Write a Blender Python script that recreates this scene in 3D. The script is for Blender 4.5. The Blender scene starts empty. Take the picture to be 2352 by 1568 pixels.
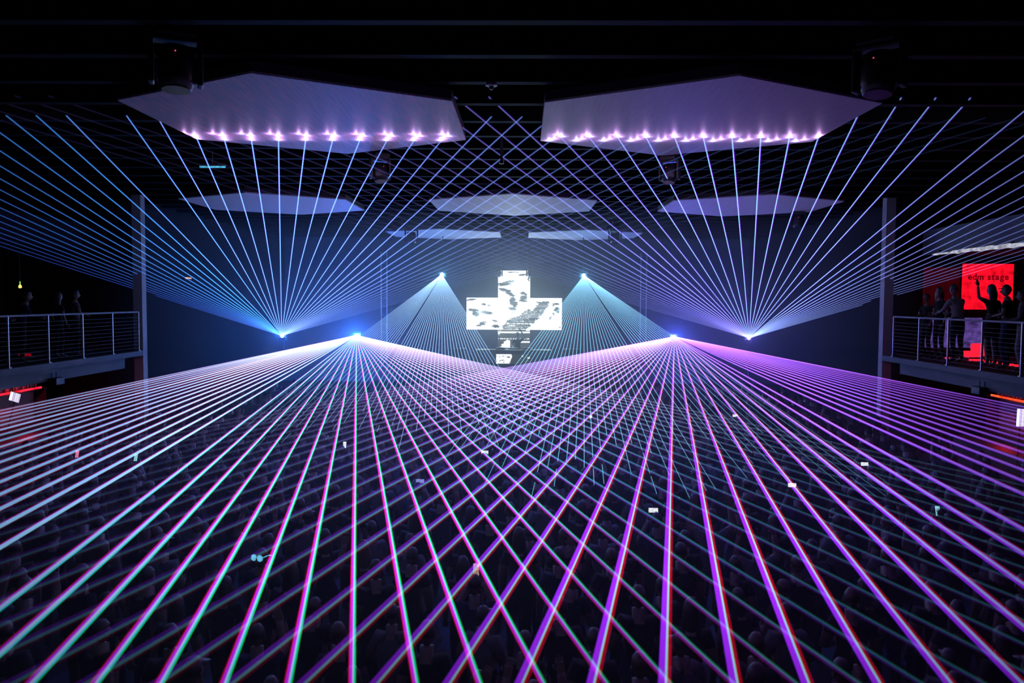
import bpy, bmesh, math, random
import numpy as np
from mathutils import Vector, Matrix, noise as mnoise
from math import pi, sin, cos, atan, radians, sqrt, exp

rnd = random.Random(7)
SC = bpy.context.scene
COL = SC.collection

# ------------------------------------------------------------------ camera
F_PX = 28 / 36 * 2352
CAM = Vector((0.37, 0.0, 4.9))
_yaw, _pit, _rol = atan(25 / F_PX), atan(97 / F_PX), radians(0.33)
_fw = Vector((-sin(_yaw) * cos(_pit), cos(_yaw) * cos(_pit), -sin(_pit)))
_r = _fw.cross(Vector((0, 0, 1))).normalized()
_u = _r.cross(_fw)
_r2 = _r * cos(_rol) + _u * sin(_rol)
_u2 = _u * cos(_rol) - _r * sin(_rol)
cam_data = bpy.data.cameras.new('camera')
cam_data.lens = 28
cam_data.sensor_width = 36
cam_data.dof.use_dof = True
cam_data.dof.focus_distance = 26
cam_data.dof.aperture_fstop = 1.8
cam_data.clip_start = 0.05
cam_data.clip_end = 200
cam = bpy.data.objects.new('camera', cam_data)
m3 = Matrix((_r2, _u2, -_fw)).transposed()
cam.matrix_world = Matrix.Translation(CAM) @ m3.to_4x4()
COL.objects.link(cam)
SC.camera = cam

# ------------------------------------------------------------------ world, exposure, sampling behaviour
w = bpy.data.worlds.new('night')
SC.world = w
w.use_nodes = True
w.node_tree.nodes['Background'].inputs[0].default_value = (0.001, 0.001, 0.003, 1)
w.node_tree.nodes['Background'].inputs[1].default_value = 1.0
SC.view_settings.view_transform = 'Standard'
SC.view_settings.look = 'None'
SC.view_settings.exposure = 0.0
SC.view_settings.gamma = 1.0
SC.view_settings.use_curve_mapping = False
cy = SC.cycles
cy.max_bounces = 3
cy.diffuse_bounces = 1
cy.glossy_bounces = 1
cy.volume_bounces = 0
cy.transparent_max_bounces = 160
cy.sample_clamp_indirect = 2.0
cy.use_denoising = True
cy.use_adaptive_sampling = True
cy.adaptive_threshold = 0.06
cy.adaptive_min_samples = 16
cy.caustics_reflective = False
cy.caustics_refractive = False

S_L1, S_R1 = Vector((-9.98, 34, 3.276)), Vector((10.005, 34, 3.311))
S_L2, S_R2 = Vector((-6.757, 34, 3.315)), Vector((6.826, 34, 3.346))
S_L3, S_R3 = Vector((-3.252, 35.5, 5.985)), Vector((3.057, 35.5, 5.98))


def lamp(name, loc, energy, color, radius=0.0, kind='POINT', rot=None, spot=None):
    d = bpy.data.lights.new(name, kind)
    d.energy = energy
    d.color = color
    d.shadow_soft_size = radius
    if kind == 'SPOT':
        d.spot_size = spot
        d.spot_blend = 0.6
    o = bpy.data.objects.new(name, d)
    o.location = loc
    if rot is not None:
        o.rotation_euler = Vector(rot).to_track_quat('-Z', 'Y').to_euler()
    COL.objects.link(o)
    return o


BLUE, VIOL, TEAL = (0.012, 0.15, 1.0), (0.1, 0.08, 1.0), (0.08, 0.5, 1.0)
lamp('projector_glow', S_L1 + Vector((0, -.35, .1)), 230, BLUE)
lamp('projector_glow', S_R1 + Vector((0, -.35, .1)), 90, VIOL)
lamp('projector_glow', S_L2 + Vector((0, -.35, -.05)), 1300, BLUE)
lamp('projector_glow', S_R2 + Vector((0, -.35, -.05)), 560, (0.03, 0.1, 1.0))
lamp('projector_glow', S_L3 + Vector((0, -.35, -.05)), 60, TEAL)
lamp('projector_glow', S_R3 + Vector((0, -.35, -.05)), 50, TEAL)
for sx_, sz_ in ((-.06, 5.6), (-1.6, 4.2), (-.06, 4.2), (1.5, 4.2)):
    lamp('screen_light', (sx_, 37.75, sz_), 190, (0.6, 0.88, 1.0))
# added blue fill for the haze over the crowd, set at the unlit moving heads
for wx, wy, we, wc in ((-3.66, 9.3, 170, (.07, .06, 1)), (4.42, 9.3, 70, (.03, .09, 1)), (-2.48, 15.9, 800, (.03, .09, 1)), (3.24, 15.9, 700, (.01, .16, 1))):
    lamp('haze_fill', (wx, wy, 7.15), we, wc, 0.0, 'SPOT', (0, .12, -1), radians(130))

# ------------------------------------------------------------------ helpers


def node_mat(name):
    m = bpy.data.materials.new(name)
    m.use_nodes = True
    m.node_tree.nodes.clear()
    return m, m.node_tree.nodes, m.node_tree.links


def mat(name, color, rough=0.6, metal=0.0, vary=0.25, scale=6.0, bump=0.0, spec=0.5):
    m, N, L = node_mat(name)
    out = N.new('ShaderNodeOutputMaterial')
    b = N.new('ShaderNodeBsdfPrincipled')
    tc = N.new('ShaderNodeTexCoord')
    nz = N.new('ShaderNodeTexNoise')
    nz.inputs['Scale'].default_value = scale
    nz.inputs['Detail'].default_value = 4
    mx = N.new('ShaderNodeMix')
    mx.data_type = 'RGBA'
    c = Vector(color)
    mx.inputs[6].default_value = (*(c * (1 - vary)), 1)
    mx.inputs[7].default_value = (*[min(1, v) for v in (c * (1 + vary))], 1)
    L.new(tc.outputs['Object'], nz.inputs['Vector'])
    L.new(nz.outputs['Fac'], mx.inputs[0])
    L.new(mx.outputs[2], b.inputs['Base Color'])
    b.inputs['Roughness'].default_value = rough
    b.inputs['Metallic'].default_value = metal
    b.inputs['Specular IOR Level'].default_value = spec
    if bump:
        bp = N.new('ShaderNodeBump')
        bp.inputs['Strength'].default_value = bump
        L.new(nz.outputs['Fac'], bp.inputs['Height'])
        L.new(bp.outputs[0], b.inputs['Normal'])
    L.new(b.outputs[0], out.inputs[0])
    return m


def glow(name, color, strength, mottled=0.0, scale=8.0, sampled=True):
    m, N, L = node_mat(name)
    out = N.new('ShaderNodeOutputMaterial')
    e = N.new('ShaderNodeEmission')
    e.inputs[0].default_value = (*color, 1)
    e.inputs[1].default_value = strength
    if mottled:
        tc = N.new('ShaderNodeTexCoord')
        nz = N.new('ShaderNodeTexNoise')
        nz.inputs['Scale'].default_value = scale
        nz.inputs['Detail'].default_value = 5
        mr = N.new('ShaderNodeMapRange')
        mr.inputs[1].default_value = 0.3
        mr.inputs[2].default_value = 0.7
        mr.inputs[3].default_value = strength * (1 - mottled)
        mr.inputs[4].default_value = strength * (1 + mottled)
        L.new(tc.outputs['Object'], nz.inputs['Vector'])
        L.new(nz.outputs['Fac'], mr.inputs[0])
        L.new(mr.outputs[0], e.inputs[1])
    L.new(e.outputs[0], out.inputs[0])
    if not sampled:
        m.cycles.emission_sampling = 'NONE'
    return m


def laser_mat(name, color):
    m, N, L = node_mat(name)
    out = N.new('ShaderNodeOutputMaterial')
    at = N.new('ShaderNodeAttribute')
    at.attribute_name = 'baked_glow'
    e = N.new('ShaderNodeEmission')
    e.inputs[0].default_value = (*color, 1)
    L.new(at.outputs['Fac'], e.inputs[1])
    t = N.new('ShaderNodeBsdfTransparent')
    a = N.new('ShaderNodeAddShader')
    L.new(e.outputs[0], a.inputs[0])
    L.new(t.outputs[0], a.inputs[1])
    L.new(a.outputs[0], out.inputs[0])
    m.cycles.emission_sampling = 'NONE'
    return m


def tag(o, label=None, cat=None, group=None, kind=None):
    if label:
        o['label'] = label
    if cat:
        o['category'] = cat
    if group:
        o['group'] = group
    if kind:
        o['kind'] = kind
    return o


def empty(name, loc=(0, 0, 0), rz=0.0):
    o = bpy.data.objects.new(name, None)
    o.location = loc
    o.rotation_euler = (0, 0, rz)
    o.empty_display_size = 0.1
    COL.objects.link(o)
    return o


def link(name, me, mats=None, parent=None, loc=None):
    o = bpy.data.objects.new(name, me)
    if mats is not None:
        for m in (mats if isinstance(mats, (list, tuple)) else [mats]):
            me.materials.append(m)
    COL.objects.link(o)
    if parent is not None:
        o.parent = parent
    if loc is not None:
        o.location = loc
    return o


class MB:
    """collects shapes into one bmesh"""

    def __init__(s):
        s.bm = bmesh.new()
        s.mi = 0

    def _mark(s, geom):
        for f in geom:
            if isinstance(f, bmesh.types.BMFace):
                f.material_index = s.mi
        return s

    def box(s, c, size, rot=None, bevel=0.0):
        M = Matrix.Translation(c) @ (rot.to_4x4() if rot is not None else Matrix.Identity(4)) @ Matrix.Diagonal((*size, 1))
        g = bmesh.ops.create_cube(s.bm, size=1, matrix=M)
        vs = g['verts']
        fs = list({f for v in vs for f in v.link_faces})
        if bevel:
            es = list({e for v in vs for e in v.link_edges})
            r = bmesh.ops.bevel(s.bm, geom=es, offset=bevel, segments=2, affect='EDGES', profile=.5)
            fs = [f for f in r['faces']] + [f for f in fs if f.is_valid]
        return s._mark(fs)

    def tube(s, pts, rad, n=8, cap=True):
        pts = [Vector(p) for p in pts]
        rads = rad if isinstance(rad, (list, tuple)) else [rad] * len(pts)
        rings = []
        d0 = (pts[1] - pts[0]).normalized()
        a = d0.orthogonal().normalized()
        for i, p in enumerate(pts):
            d = (pts[min(i + 1, len(pts) - 1)] - pts[max(i - 1, 0)]).normalized()
            a = (a - d * a.dot(d))
            a = a.normalized() if a.length > 1e-6 else d.orthogonal().normalized()
            b = d.cross(a)
            rings.append([s.bm.verts.new(p + (a * cos(t) + b * sin(t)) * rads[i]) for t in [2 * pi * k / n for k in range(n)]])
        fs = []
        for r0, r1 in zip(rings, rings[1:]):
            for k in range(n):
                fs.append(s.bm.faces.new((r0[k], r0[(k + 1) % n], r1[(k + 1) % n], r1[k])))
        if cap:
            fs.append(s.bm.faces.new(rings[0][::-1]))
            fs.append(s.bm.faces.new(rings[-1]))
        return s._mark(fs)

    def prism(s, poly, z0, z1):
        lo = [s.bm.verts.new((x, y, z0)) for x, y in poly]
        hi = [s.bm.verts.new((x, y, z1)) for x, y in poly]
        n = len(poly)
        fs = [s.bm.faces.new(lo[::-1]), s.bm.faces.new(hi)]
        for k in range(n):
            fs.append(s.bm.faces.new((lo[k], lo[(k + 1) % n], hi[(k + 1) % n], hi[k])))
        return s._mark(fs)

    def ball(s, c, r, u=12, v=8, rot=None):
        r = r if isinstance(r, (tuple, list)) else (r, r, r)
        M = Matrix.Translation(c) @ (rot.to_4x4() if rot is not None else Matrix.Identity(4)) @ Matrix.Diagonal((*r, 1))
        g = bmesh.ops.create_uvsphere(s.bm, u_segments=u, v_segments=v, radius=1, matrix=M)
        return s._mark({f for x in g['verts'] for f in x.link_faces})

    def lathe(s, prof, c=(0, 0, 0), n=16, rot=None):
        R = rot if rot is not None else Matrix.Identity(3)
        rings = [[s.bm.verts.new(Vector(c) + R @ Vector((r * cos(2 * pi * k / n), r * sin(2 * pi * k / n), z))) for k in range(n)] for r, z in prof]
        fs = []
        for r0, r1 in zip(rings, rings[1:]):
            for k in range(n):
                fs.append(s.bm.faces.new((r0[k], r0[(k + 1) % n], r1[(k + 1) % n], r1[k])))
        fs.append(s.bm.faces.new(rings[0][::-1]))
        fs.append(s.bm.faces.new(rings[-1]))
        return s._mark(fs)

    def mesh(s, name, smooth=False):
        me = bpy.data.meshes.new(name)
        bmesh.ops.recalc_face_normals(s.bm, faces=s.bm.faces[:])
        s.bm.to_mesh(me)
        s.bm.free()
        if smooth:
            for p in me.polygons:
                p.use_smooth = True
        return me

    def build(s, name, mats, parent=None, loc=None, smooth=False):
        return link(name, s.mesh(name, smooth), mats, parent, loc)


# ------------------------------------------------------------------ materials
M_wall = mat('dark_wall_paint', (0.006, 0.0063, 0.008), 0.9, spec=.1)
M_back = mat('stage_drape', (0.05, 0.055, 0.07), 0.9)
M_ceil = mat('black_ceiling', (0.006, 0.006, 0.008), 0.9, spec=.05)
M_joist = mat('black_steel', (0.007, 0.0065, 0.008), 0.7, 0.0, scale=3, spec=.08)
M_floor = mat('dark_floor', (0.012, 0.012, 0.018), 0.75, bump=.05)
M_fascia = mat('grey_fascia', (0.055, 0.058, 0.066), 0.7, scale=2)
M_col = mat('grey_column', (0.2, 0.2, 0.22), 0.7, scale=2)
M_slab = mat('balcony_carpet', (0.03, 0.025, 0.03), 0.9, spec=.1)
M_stage = mat('stage_floor', (0.01, 0.01, 0.011), 0.9, spec=.05)
M_steel = mat('brushed_steel', (0.3, 0.3, 0.32), 0.42, 0.7, vary=.15)
M_wire = mat('dull_wire', (0.05, 0.05, 0.055), 0.6, 0.3)
M_glass = mat('dark_lens', (0.01, 0.01, 0.015), 0.12)
M_black = mat('black_plastic', (0.012, 0.012, 0.014), 0.4)
M_blackmetal = mat('black_powder_coat', (0.02, 0.02, 0.024), 0.35, 0.4)
M_rim = mat('panel_rim', (0.03, 0.02, 0.03), 0.8)
M_lens = glow('laser_aperture', (0.95, 0.9, 1.0), 30.0, sampled=False)
M_red = glow('red_led', (1.0, 0.01, 0.03), 1.6)
M_reddim = glow('red_reflection_glow', (0.6, 0.004, 0.02), 0.35)
M_redspot = glow('red_status_led', (1.0, 0.05, 0.2), 1.2, sampled=False)
LASER = {'R': laser_mat('laser_red', (1.0, 0.0, 0.04)), 'G': laser_mat('laser_green', (0.0, 1.0, 0.12)), 'B': laser_mat('laser_blue', (0.025, 0.02, 1.0))}


def panel_mat(name, c0, c1):
    # painted acoustic cloud: fine streaks along y, plain grain except on the near left panel
    m, N, L = node_mat(name)
    out = N.new('ShaderNodeOutputMaterial')
    b = N.new('ShaderNodeBsdfPrincipled')
    tc = N.new('ShaderNodeTexCoord')
    mp = N.new('ShaderNodeMapping')
    mp.inputs['Scale'].default_value = (26, 1.6, 1)
    nz = N.new('ShaderNodeTexNoise')
    nz.inputs['Scale'].default_value = 1.0
    nz.inputs['Detail'].default_value = 6
    cr = N.new('ShaderNodeValToRGB')
    cr.color_ramp.elements[0].position = 0.34
    cr.color_ramp.elements[0].color = (*c0, 1)
    cr.color_ramp.elements[1].position = 0.66
    cr.color_ramp.elements[1].color = (*c1, 1)
    L.new(tc.outputs['Object'], mp.inputs[0])
    L.new(mp.outputs[0], nz.inputs['Vector'])
    L.new(nz.outputs['Fac'], cr.inputs[0])
    L.new(cr.outputs[0], b.inputs['Base Color'])
    b.inputs['Roughness'].default_value = 0.55
    L.new(b.outputs[0], out.inputs[0])
    return m


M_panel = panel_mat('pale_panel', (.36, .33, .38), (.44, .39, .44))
M_panel_laser_streaks = panel_mat('laser_streak_panel', (.2, .3, .4), (.6, .34, .44))  # scattered laser streaks on the near left panel, put into its colour

# ------------------------------------------------------------------ room shell
Z_CEIL, Z_JOIST, Z_PANEL = 8.5, 7.9, 7.7
MB().box((0, 19.5, -.15), (33, 43, .3)).build('floor', M_floor)['kind'] = 'structure'
ceiling = MB().box((0, 19.5, Z_CEIL + .1), (33, 43, .2)).build('ceiling', M_ceil)
ceiling['kind'] = 'structure'
jm = MB()
jm.box((0, 0, Z_JOIST + .012), (32.8, .15, .024))
jm.box((0, 0, (Z_JOIST + Z_CEIL) / 2), (32.8, .02, Z_CEIL - Z_JOIST))
jm.box((0, 0, Z_CEIL - .03), (32.8, .12, .03))
jme = jm.mesh('joist')
jme.materials.append(M_joist)
JOIST_Y = [6.4 + 1.215 * k - .0 for k in range(28)]
for yj in JOIST_Y:
    o = link('joist', jme, None, ceiling)
    o.location = (0, yj, 0)
for nm, c, s in [('wall_left', (-16.6, 19.5, 4.2), (.2, 43, 8.6)), ('wall_right', (16.6, 19.5, 4.2), (.2, 43, 8.6)),
                 ('wall_front', (0, -2.1, 4.2), (33, .2, 8.6))]:
    MB().box(c, s).build(nm, M_wall)['kind'] = 'structure'
MB().box((0, 41.1, 4.2), (33, .2, 8.6)).build('wall_back', M_back)['kind'] = 'structure'
for sgn, nm in ((-1, 'wall_stage_left'), (1, 'wall_stage_right')):
    mb = MB()
    mb.box((sgn * 12.0, 33.4, 4.2), (.2, 15.2, 8.6))
    mb.box((sgn * 14.3, 25.8, 4.2), (4.6, .2, 8.6))
    mb.build(nm, M_wall)['kind'] = 'structure'
for sgn, nm in ((-1, 'trim_1'), (1, 'trim_2')):       # the square columns at the balcony ends
    mb = MB()
    mb.box((sgn * 11.12, 23.75, 4.2), (.27, .27, 8.4))
    mb.box((sgn * 11.12, 23.75, .06), (.36, .36, .12))
    mb.build(nm, M_col)['kind'] = 'structure'
st = MB()
st.box((0, 36, .8), (23.6, 9.8, 1.6))
st.box((0, 31.07, 1.6), (23.6, .06, .1))
st.build('floor_stage', M_stage)['kind'] = 'structure'

# balconies: slab with lip and fascia, header beam above
Z_B = 3.3
for sgn, side in ((-1, 'left'), (1, 'right')):
    slab = MB().box((sgn * 13.75, 14.8, Z_B - .06), (5.3, 17.6, .12)).build('floor_balcony_' + side, M_slab)
    slab['kind'] = 'structure'
    MB().box((sgn * 11.06, 14.8, Z_B - .07), (.16, 17.6, .15)).build('slab_lip', M_fascia, slab)
    MB().box((sgn * 11.18, 14.4, Z_B - .3), (.1, 16.8, .32)).build('fascia_panel', M_fascia, slab)
    MB().box((sgn * 13.75, 14.8, Z_B - .2), (4.9, 17.4, .16)).build('soffit', M_slab, slab)
    hd = MB().box((sgn * 13.2, 16.0, 6.75), (.3, 19.2, .8)).build('trim_3' if sgn < 0 else 'trim_4', M_fascia if sgn > 0 else M_wall)  # left header is darker: its deeper shade is put into the paint
    hd['kind'] = 'structure'
    MB().box((sgn * 14.9, 16.0, 6.4), (3.1, 19.2, .1)).build('lower_ceiling', M_wall, hd)

# ------------------------------------------------------------------ ceiling clouds (hexagonal panels)
HEX = [(-3.05, 12.83, 'left of the two large panels nearest the camera', 'near'),
       (3.05, 12.9, 'right of the two large panels nearest the camera', 'near'),
       (-7.1, 24.15, 'left panel of the middle row of three', 'mid'),
       (0.06, 24.15, 'centre panel of the middle row of three', 'mid'),
       (7.0, 24.1, 'right panel of the middle row of three', 'mid'),
       (-3.03, 34.95, 'left panel of the far pair above the stage', 'far'),
       (2.98, 35.1, 'right panel of the far pair above the stage', 'far')]
HR = 2.76


def hexpoly(cx, cy, R=HR):
    return [(cx + R * sin(k * pi / 3), cy + R * cos(k * pi / 3)) for k in range(6)]


def in_hex(x, y, cx, cy, R=HR):
    dx, dy = abs(x - cx), abs(y - cy)
    return dx <= R * .866 and dy <= R - dx / sqrt(3)


for hx, hy, lab, row in HEX:
    e = empty('ceiling_panel', (hx, hy, Z_PANEL))
    tag(e, 'white hexagonal acoustic ceiling panel, ' + lab, 'ceiling panel', 'hexagonal ceiling panels')
    p = MB().prism(hexpoly(0, 0), 0, .03).build('panel_face', M_panel_laser_streaks if row == 'near' and hx < 0 else M_panel, e)
    mb = MB()
    pts = hexpoly(0, 0, HR - .02)
    for k in range(6):
        a, b = Vector((*pts[k], 0)), Vector((*pts[(k + 1) % 6], 0))
        mid = (a + b) / 2
        d = b - a
        mb.box((mid.x, mid.y, .1), (d.length, .03, .13), Matrix.Rotation(math.atan2(d.y, d.x), 3, 'Z'))
    mb.build('rim', M_rim, e)
    for ax, ay in ((1.2, 1.2), (-1.2, 1.2), (1.2, -1.2), (-1.2, -1.2)):
        MB().tube([(ax, ay, .03), (ax, ay, Z_CEIL - Z_PANEL)], .012, 6).build('hanger_rod', M_blackmetal, e)

# ------------------------------------------------------------------ laser projectors and their beams
G = 0.8
PHASE_EXP = 1.2


def phase(cosang):
    return ((1 - G * G) / (1 + G * G - 2 * G * cosang) ** 1.5) / (0.36 / 0.1565 ** 1.5)


def beam_mesh(S, E, comps, r_of, base, nseg=14, n=6, flat=1.0):
    """one beam: several tubes side by side; comps = (colour, lateral, radius, strength) in beam radii"""
    d = (E - S)
    Lg = d.length
    d.normalize()
    a = d.cross(Vector((0, 0, 1))).normalized()     # lateral, to the right as seen from the hall's rear... flipped below
    a = -a
    b = d.cross(a)
    vs, fs, pw, mi = [], [], [], []
    for ci, (c, off, rad, st) in enumerate(comps):
        v0 = len(vs)
        for i in range(nseg + 1):
            t = (.12 + (Lg - .12) * (i / nseg))
            P = S + d * t
            if isinstance(st, tuple):       # (strength at the stage, strength near the camera): scattering shift put into the colour
                z_ = min(1, max(0, (21 - P.y) / 11))
                sv = st[0] + (st[1] - st[0]) * z_
            else:
                sv = st
            R = r_of(P)
            to = (CAM - P).normalized()
            w_ = min(1.15, phase(d.dot(to)) ** PHASE_EXP) * exp(-t / 90.0) + .006  # scattering brightness towards the camera, baked into the beam's glow
            for k in range(n):
                an = 2 * pi * k / n
                q = P + a * (off * R + rad * R * cos(an)) + b * (rad * R * flat * sin(an))
                vs.append(q - base)
                pw.append(sv * w_)
        for i in range(nseg):
            for k in range(n):
                fs.append((v0 + i * n + k, v0 + i * n + (k + 1) % n, v0 + (i + 1) * n + (k + 1) % n, v0 + (i + 1) * n + k))
                mi.append('RGB'.index(c))
    me = bpy.data.meshes.new('laser_beam')
    me.from_pydata(vs, [], fs)
    me.attributes.new('baked_glow', 'FLOAT', 'POINT').data.foreach_set('value', pw)
    for c in 'RGB':
        me.materials.append(LASER[c])
    me.polygons.foreach_set('material_index', mi)
    me.polygons.foreach_set('use_smooth', [True] * len(fs))
    return me


def projector(S, label, aim, stand, foot_z):
    e = empty('laser_projector', (S.x, S.y, foot_z))
    tag(e, label, 'laser projector', 'laser projectors around the stage')
    o = S - Vector((S.x, S.y, foot_z))
    mb = MB()
    mb.box(o + Vector((0, .33, 0)), (.34, .46, .22), bevel=.02)
    for k in range(5):
        mb.box(o + Vector((0, .2 + .07 * k, .125)), (.3, .02, .03))
    mb.build('housing', M_black, e)
    MB().lathe([(.085, 0), (.085, .04), (.06, .06)], o + Vector((0, .12, 0)), 14, Matrix.Rotation(pi / 2, 3, 'X')).build('aperture_ring', M_blackmetal, e)
    MB().ball(o + Vector((0, .06, 0)), (.075, .03, .075), 12, 8).build('aperture_lens', M_lens, e)
    mb = MB()
    for sx in (-1, 1):
        mb.box(o + Vector((sx * .19, .33, -.05 if stand else .05)), (.02, .08, .3))
    mb.box(o + Vector((0, .33, -.2 if stand else .2)), (.4, .08, .02))
    mb.build('yoke_bracket', M_blackmetal, e)
    if stand:
        h = o.z - .2
        MB().tube([(0, .33, .02), (0, .33, h)], .03, 8).build('stand_pole', M_blackmetal, e)
        for k in range(3):
            an = k * 2 * pi / 3 + .5
            MB().tube([(0, .33, min(.55, h * .5)), (.45 * cos(an), .33 + .45 * sin(an), .015)], .015, 6).build('stand_leg', M_blackmetal, e)
    else:
        MB().tube([(0, .33, o.z + .2), (0, .33, Z_CEIL - foot_z)], .025, 8).build('drop_pole', M_blackmetal, e)
    return e


def beam(me, e):
    o = link('laser_beam', me, None, e)
    o.visible_shadow = False        # light does not shade light
    return o


def r_mid(P):
    return .0148


def r_low(lo, hi):
    def f(P):
        t = min(1, max(0, (P.y - 4) / 10))
        return lo + (hi - lo) * t
    return f


def r_stage(lo, hi):
    def f(P):
        t = min(1, max(0, (35 - P.y) / 16))
        return hi + (lo - hi) * t
    return f


HITS = []


def far_dim(k):
    # beams thrown across the hall are made dimmer step by step
    return 1.0 if k < 9 else max(.35, 1 - .055 * (k - 9))


def upper_fan(S, ks, skip, x0, dx, qy, joist_y, comps, e):
    base = Vector(e.location)
    lineY, lineZ = qy, Z_PANEL
    for k in ks:
        if k in skip:
            continue
        T = Vector((x0 + dx * k, lineY, lineZ))
        d = T - S
        hit = any(in_hex(T.x, T.y, hx, hy) for hx, hy, _, r in HEX if r == 'near')
        if hit:
            E = T
            HITS.append((T, d.normalized(), True))
        else:
            E = S + d * ((joist_y - S.y) / (T.y - S.y))
            HITS.append((E, d.normalized(), False))
        if abs(E.x) > 16.3:
            E = S + d * ((16.3 * (1 if E.x > 0 else -1) - S.x) / d.x)
            HITS.pop()
        beam(beam_mesh(S, E, comps(k), r_mid, base), e)


pL1 = projector(S_L1, 'leftmost laser projector, on a tall stand, fanning blue beams up to the ceiling', 1, True, 1.6)
upper_fan(S_L1, range(-23, 26), {-6}, -3.955, .4822, 14.13, 13.26,
          lambda k: [('B', 0, 1.0, .66 * far_dim(k)), ('G', .05, .66, (.38 - .015 * max(0, -k - 8) if k < 6 else .34) * far_dim(k)), ('R', -.15, .7, (.17 if k > -5 else .1 if k > -8 else .04) * far_dim(k))], pL1)
pR1 = projector(S_R1, 'rightmost laser projector, on a tall stand, fanning violet and cyan beams up to the ceiling', 1, True, 1.6)
upper_fan(S_R1, range(-25, 24), {7}, 4.399, .4908, 13.78, 12.4,
          lambda k: [('B', .1, 1.0, .66 * far_dim(-k)), ('G', -.3, .55, (.46 if k > -6 else .3) * far_dim(-k)), ('R', .1, .85, .2 * far_dim(-k))], pR1)


def lower_fan(S, ks, skip, x0, dx, comps, r_of, e):
    base = Vector(e.location)
    for k in ks:
        if k in skip:
            continue
        T = Vector((x0 + dx * k, 4.0, 2.8))
        d = T - S
        E = S + d * ((.4 - S.y) / d.y)
        if abs(E.x) > 11.0:
            E = S + d * ((11.0 * (1 if E.x > 0 else -1) - S.x) / d.x)
        beam(beam_mesh(S, E, comps(k), r_of(k), base, 18, 6, .8), e)


def comp_L2(k):
    t = min(1, max(0, -k / 10))
    u = min(1, max(0, (-k - 7) / 5))
    q = min(1, max(0, (k - 3) / 6))         # beams crossing to the right end dimmer and bluer
    b = 1.3 if k < -8 else 1.0
    if k in (-24, -20):
        b = 1.9
    g = 1 - .5 * q - .012 * max(0, k - 9)
    r = .46 - .26 * t + .06 * u
    return [('R', -.42 + .06 * t + .4 * u, .56 + .35 * u, (b * (r - .02 * u), b * r * (1 - .88 * q) * (1 - .35 * u))), ('B', -.2 + .16 * t, .55 + .05 * t, (.7 * b, .7 * g * b)),
            ('G', .32 - .22 * t, .36 + .18 * t, ((.52 - .08 * t) * b, b * (.52 - .08 * t) * (1 - .55 * q)))]


def comp_R2(k):
    t = min(1, max(0, (k - 2) / 8))
    s = min(1, max(0, (-k - 2) / 6))
    g = max(.2, 1 - .45 * s - .03 * max(0, -k - 8))
    b = 2.2 if k == 25 else 1.0
    return [('B', -.42 + .2 * t, .6 + .1 * t, (.75 * b, .72 * g)), ('R', -.1 + .12 * t, .9 - .2 * t, ((.28 - .02 * t) * b, (.25 - .02 * t) * g * (1 - .45 * s))),
            ('G', .1 + .05 * s, .17 + .2 * t + .14 * s, ((.5 - .36 * t) * b, (.5 - .38 * t) * g))]


pL2 = projector(S_L2, 'left stage-front laser projector, on a stand, fanning magenta and green beams over the crowd', -1, True, 1.6)
lower_fan(S_L2, range(-25, 26), {-8}, -.4993, .352, comp_L2, lambda k: r_low(.024 + .017 * min(1, max(0, -k / 5)), .025), pL2)
pR2 = projector(S_R2, 'right stage-front laser projector, on a stand, fanning violet and yellow-green beams over the crowd', -1, True, 1.6)
lower_fan(S_R2, range(-25, 26), {10}, 1.1115, .3955, comp_R2, lambda k: r_low(.039, .027), pR2)


def stage_fan(S, ks, skip, x0, dx, ly, comps, e, seed):
    base = Vector(e.location)
    rr = random.Random(seed)
    for k in ks:
        if k in skip:
            continue
        T = Vector((x0 + dx * k, ly, 1.75))
        d = T - S
        zend = rr.uniform(1.25, 2.05)
        E = S + d * ((zend - S.z) / d.z)
        if abs(E.x) > 11.0:
            E = S + d * ((11.0 * (1 if E.x > 0 else -1) - S.x) / d.x)
        beam(beam_mesh(S, E, comps(k), r_stage(.012, .018), base), e)


pL3 = projector(S_L3, 'left laser projector hung high beside the screen, fanning teal beams down onto the crowd', -1, False, 5.6)
stage_fan(S_L3, range(-32, 16), {-15}, -1.662, .1561, 20,
          lambda k: [('G', 0, .55, .34), ('B', 0, .75, .36), ('R', -.15, .5, .2)], pL3, 3)
pR3 = projector(S_R3, 'right laser projector hung high beside the screen, fanning teal beams down onto the crowd', -1, False, 5.6)
stage_fan(S_R3, range(-16, 32), {14}, 1.6252, .1731, 16,
          lambda k: [('G', -.1, .55, .36), ('B', 0, .7, .36), ('R', .45, .45, .16)], pR3, 5)

# laser light landing on panels and joists: the light each spot throws back
for (T, d, on_panel) in HITS:
    if abs(T.x) > 9.5:
        continue
    n = d.copy()
    P = T - n * .12
    lamp('laser_spot_light', (P.x, P.y, T.z - .035), 1.7 if on_panel else .2, (.72, .5, 1.0))
    if on_panel:        # the grazing beam smears along the panel
        lamp('laser_spot_light', (T.x + n.x * .06, T.y + n.y * .06, T.z - .05), 1.3, (.8, .4, 1.0))

# ------------------------------------------------------------------ haze
mh, N, L = node_mat('stage_haze')
out = N.new('ShaderNodeOutputMaterial')
vs_ = N.new('ShaderNodeVolumeScatter')
vs_.inputs['Color'].default_value = (1, 1, 1, 1)
vs_.inputs['Density'].default_value = 0.014
vs_.inputs['Anisotropy'].default_value = 0.62
L.new(vs_.outputs[0], out.inputs['Volume'])
hzb = MB().box((0, 31.2, 3.9), (23.6, 17.2, 7.5))
hzb.box((0, 13.4, 1.29), (21.9, 18.2, 2.5))          # low layer over the crowd
hz = hzb.build('haze', mh)
tag(hz, 'thin theatrical haze filling the stage end and lying over the crowd', 'haze', None, 'stuff')

# ------------------------------------------------------------------ LED cross (five square modules) with its glitch image
PX = 38 / F_PX            # metres per photograph pixel at the screen


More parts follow.
